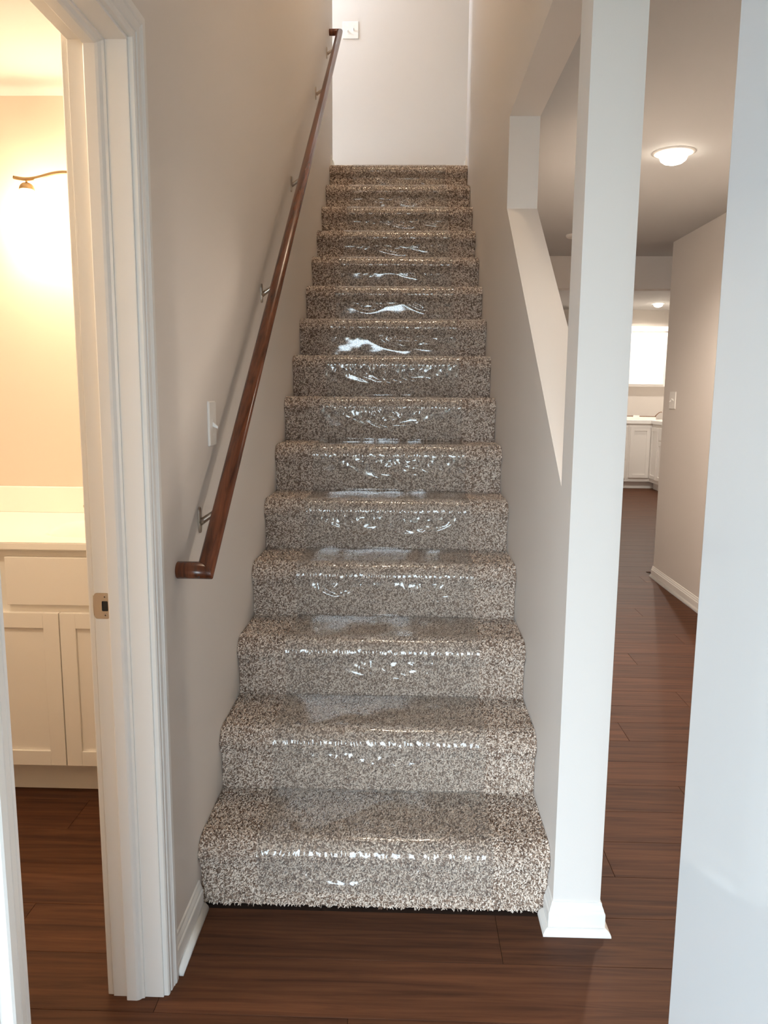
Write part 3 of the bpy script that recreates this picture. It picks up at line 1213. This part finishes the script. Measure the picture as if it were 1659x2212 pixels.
def kcab(label, x0, x1, y0, y1, side, doors, drawers):
    e = empty('base_cabinet', (0, 0, 0), label, 'cabinet')
    obj('body', B(x0, x1, y0, y1, ZB0, ZC0 - 0.001), MCAB, e)
    if side == 'front':
        obj('toe_kick', B(x0, x1, y0 + 0.06, y1, 0, ZB0), MCAB, e)
        P = lambda a, z, d: (a, y0 - d, z)
    else:
        obj('toe_kick', B(x0 + 0.06, x1, y0, y1, 0, ZB0), MCAB, e)
        P = lambda a, z, d: (x0 - d, a, z)
    for a0, a1, z0, z1 in doors:
        bm = bmesh.new()
        shaker(bm, P, a0, a1, z0, z1)
        obj('door', bm, MCAB, e, bevel=0.001)
    for a0, a1, z0, z1 in drawers:
        bm = bmesh.new()
        loft(bm, [P(a0, z0, 0), P(a1, z0, 0), P(a1, z1, 0), P(a0, z1, 0)], [P(a0, z0, .018), P(a1, z0, .018), P(a1, z1, .018), P(a0, z1, .018)])
        obj('drawer', bm, MCAB, e, bevel=0.001)
    return e


kcab('white kitchen base cabinet with drawers next to the corner cabinet', 3.15, 3.742, KY, YK - 0.002, 'front', [], [(3.175, 3.717, 0.15, 0.40), (3.175, 3.717, 0.43, 0.70), (3.175, 3.717, 0.73, 0.90)])
kcab('white kitchen corner cabinet with a shaker door', 3.744, KX + 0.6, KY, YK - 0.002, 'front', [(3.772, 4.056, 0.16, 0.893)], [])
kcab('white kitchen base cabinet running out from the corner', KX, KX + 0.6, 8.66, KY - 0.002, 'side', [(9.20, 9.475, 0.16, 0.893), (8.70, 9.16, 0.16, 0.70)], [(8.70, 9.16, 0.73, 0.893)])
kcab('white kitchen base cabinet hidden behind the stair post', 2.40, 3.148, KY, YK - 0.002, 'front', [(2.42, 2.77, 0.16, 0.893), (2.775, 3.13, 0.16, 0.893)], [])
ct = empty('countertop', (0, 0, 0), 'white L shaped countertop on the kitchen base cabinets', 'countertop')
bm = bmesh.new()
pts = [(2.38, KY - 0.03), (KX - 0.03, KY - 0.03), (KX - 0.03, 8.64), (KX + 0.6, 8.64), (KX + 0.6, YK - 0.001), (2.38, YK - 0.001)]
loft(bm, [(a, b, ZC0) for a, b in pts], [(a, b, ZC1) for a, b in pts])
obj('slab', bm, MQ, ct)
for i, (a, b) in enumerate(((2.40, 3.02), (3.02, 3.70), (3.70, 4.30), (4.30, 4.90))):
    e = empty('wall_cabinet', (0, 0, 0), ('white wall cabinet hidden behind the stair post', 'white wall cabinet half hidden behind the post', 'brightly lit white wall cabinet with a shaker door above the counter', 'white wall cabinet behind the hallway wall end')[i], 'cabinet')
    obj('body', B(a + 0.001, b - 0.001, 9.77, YK - 0.001, 1.475, 2.30), MCAB, e)
    bm = bmesh.new()
    P = lambda a_, z, d: (a_, 9.77 - d, z)
    shaker(bm, P, a + 0.040, b - 0.02, 1.505, 2.245, 0.055)
    obj('door', bm, MCAB, e, bevel=0.001)
    obj('crown', B(a + 0.001, b - 0.001, 9.735, 9.77, 2.262, 2.33), MCAB, e, bevel=0.004)
# packing strip left on the counter
bm = bmesh.new()
pk = empty('packing_strip', (0, 0, 0), 'long brown packing strip with a hooked end on the kitchen counter', 'packaging')
loft(bm, [(3.25, 9.74, 1.045), (4.20, 9.74, 1.034), (4.20, 9.78, 1.034), (3.25, 9.78, 1.045)], [(3.25, 9.74, 1.055), (4.20, 9.74, 1.044), (4.20, 9.78, 1.044), (3.25, 9.78, 1.055)])
obj('strip', bm, MCARD, pk)
obj('box', B(3.25, 4.19, 9.72, 9.86, ZC1, 1.034), MPAPER, pk)
bm = bmesh.new()
tube(bm, [(4.19, 9.76, 1.04), (4.22, 9.76, 1.075), (4.25, 9.76, 1.10), (4.28, 9.76, 1.11), (4.285, 9.76, 1.098)], 0.006, 8)
obj('hook', bm, MCARD, pk, True)
obj('paper_tag', B(3.86, 3.95, 9.715, 9.735, 1.015, 1.058), MPAPER, pk)
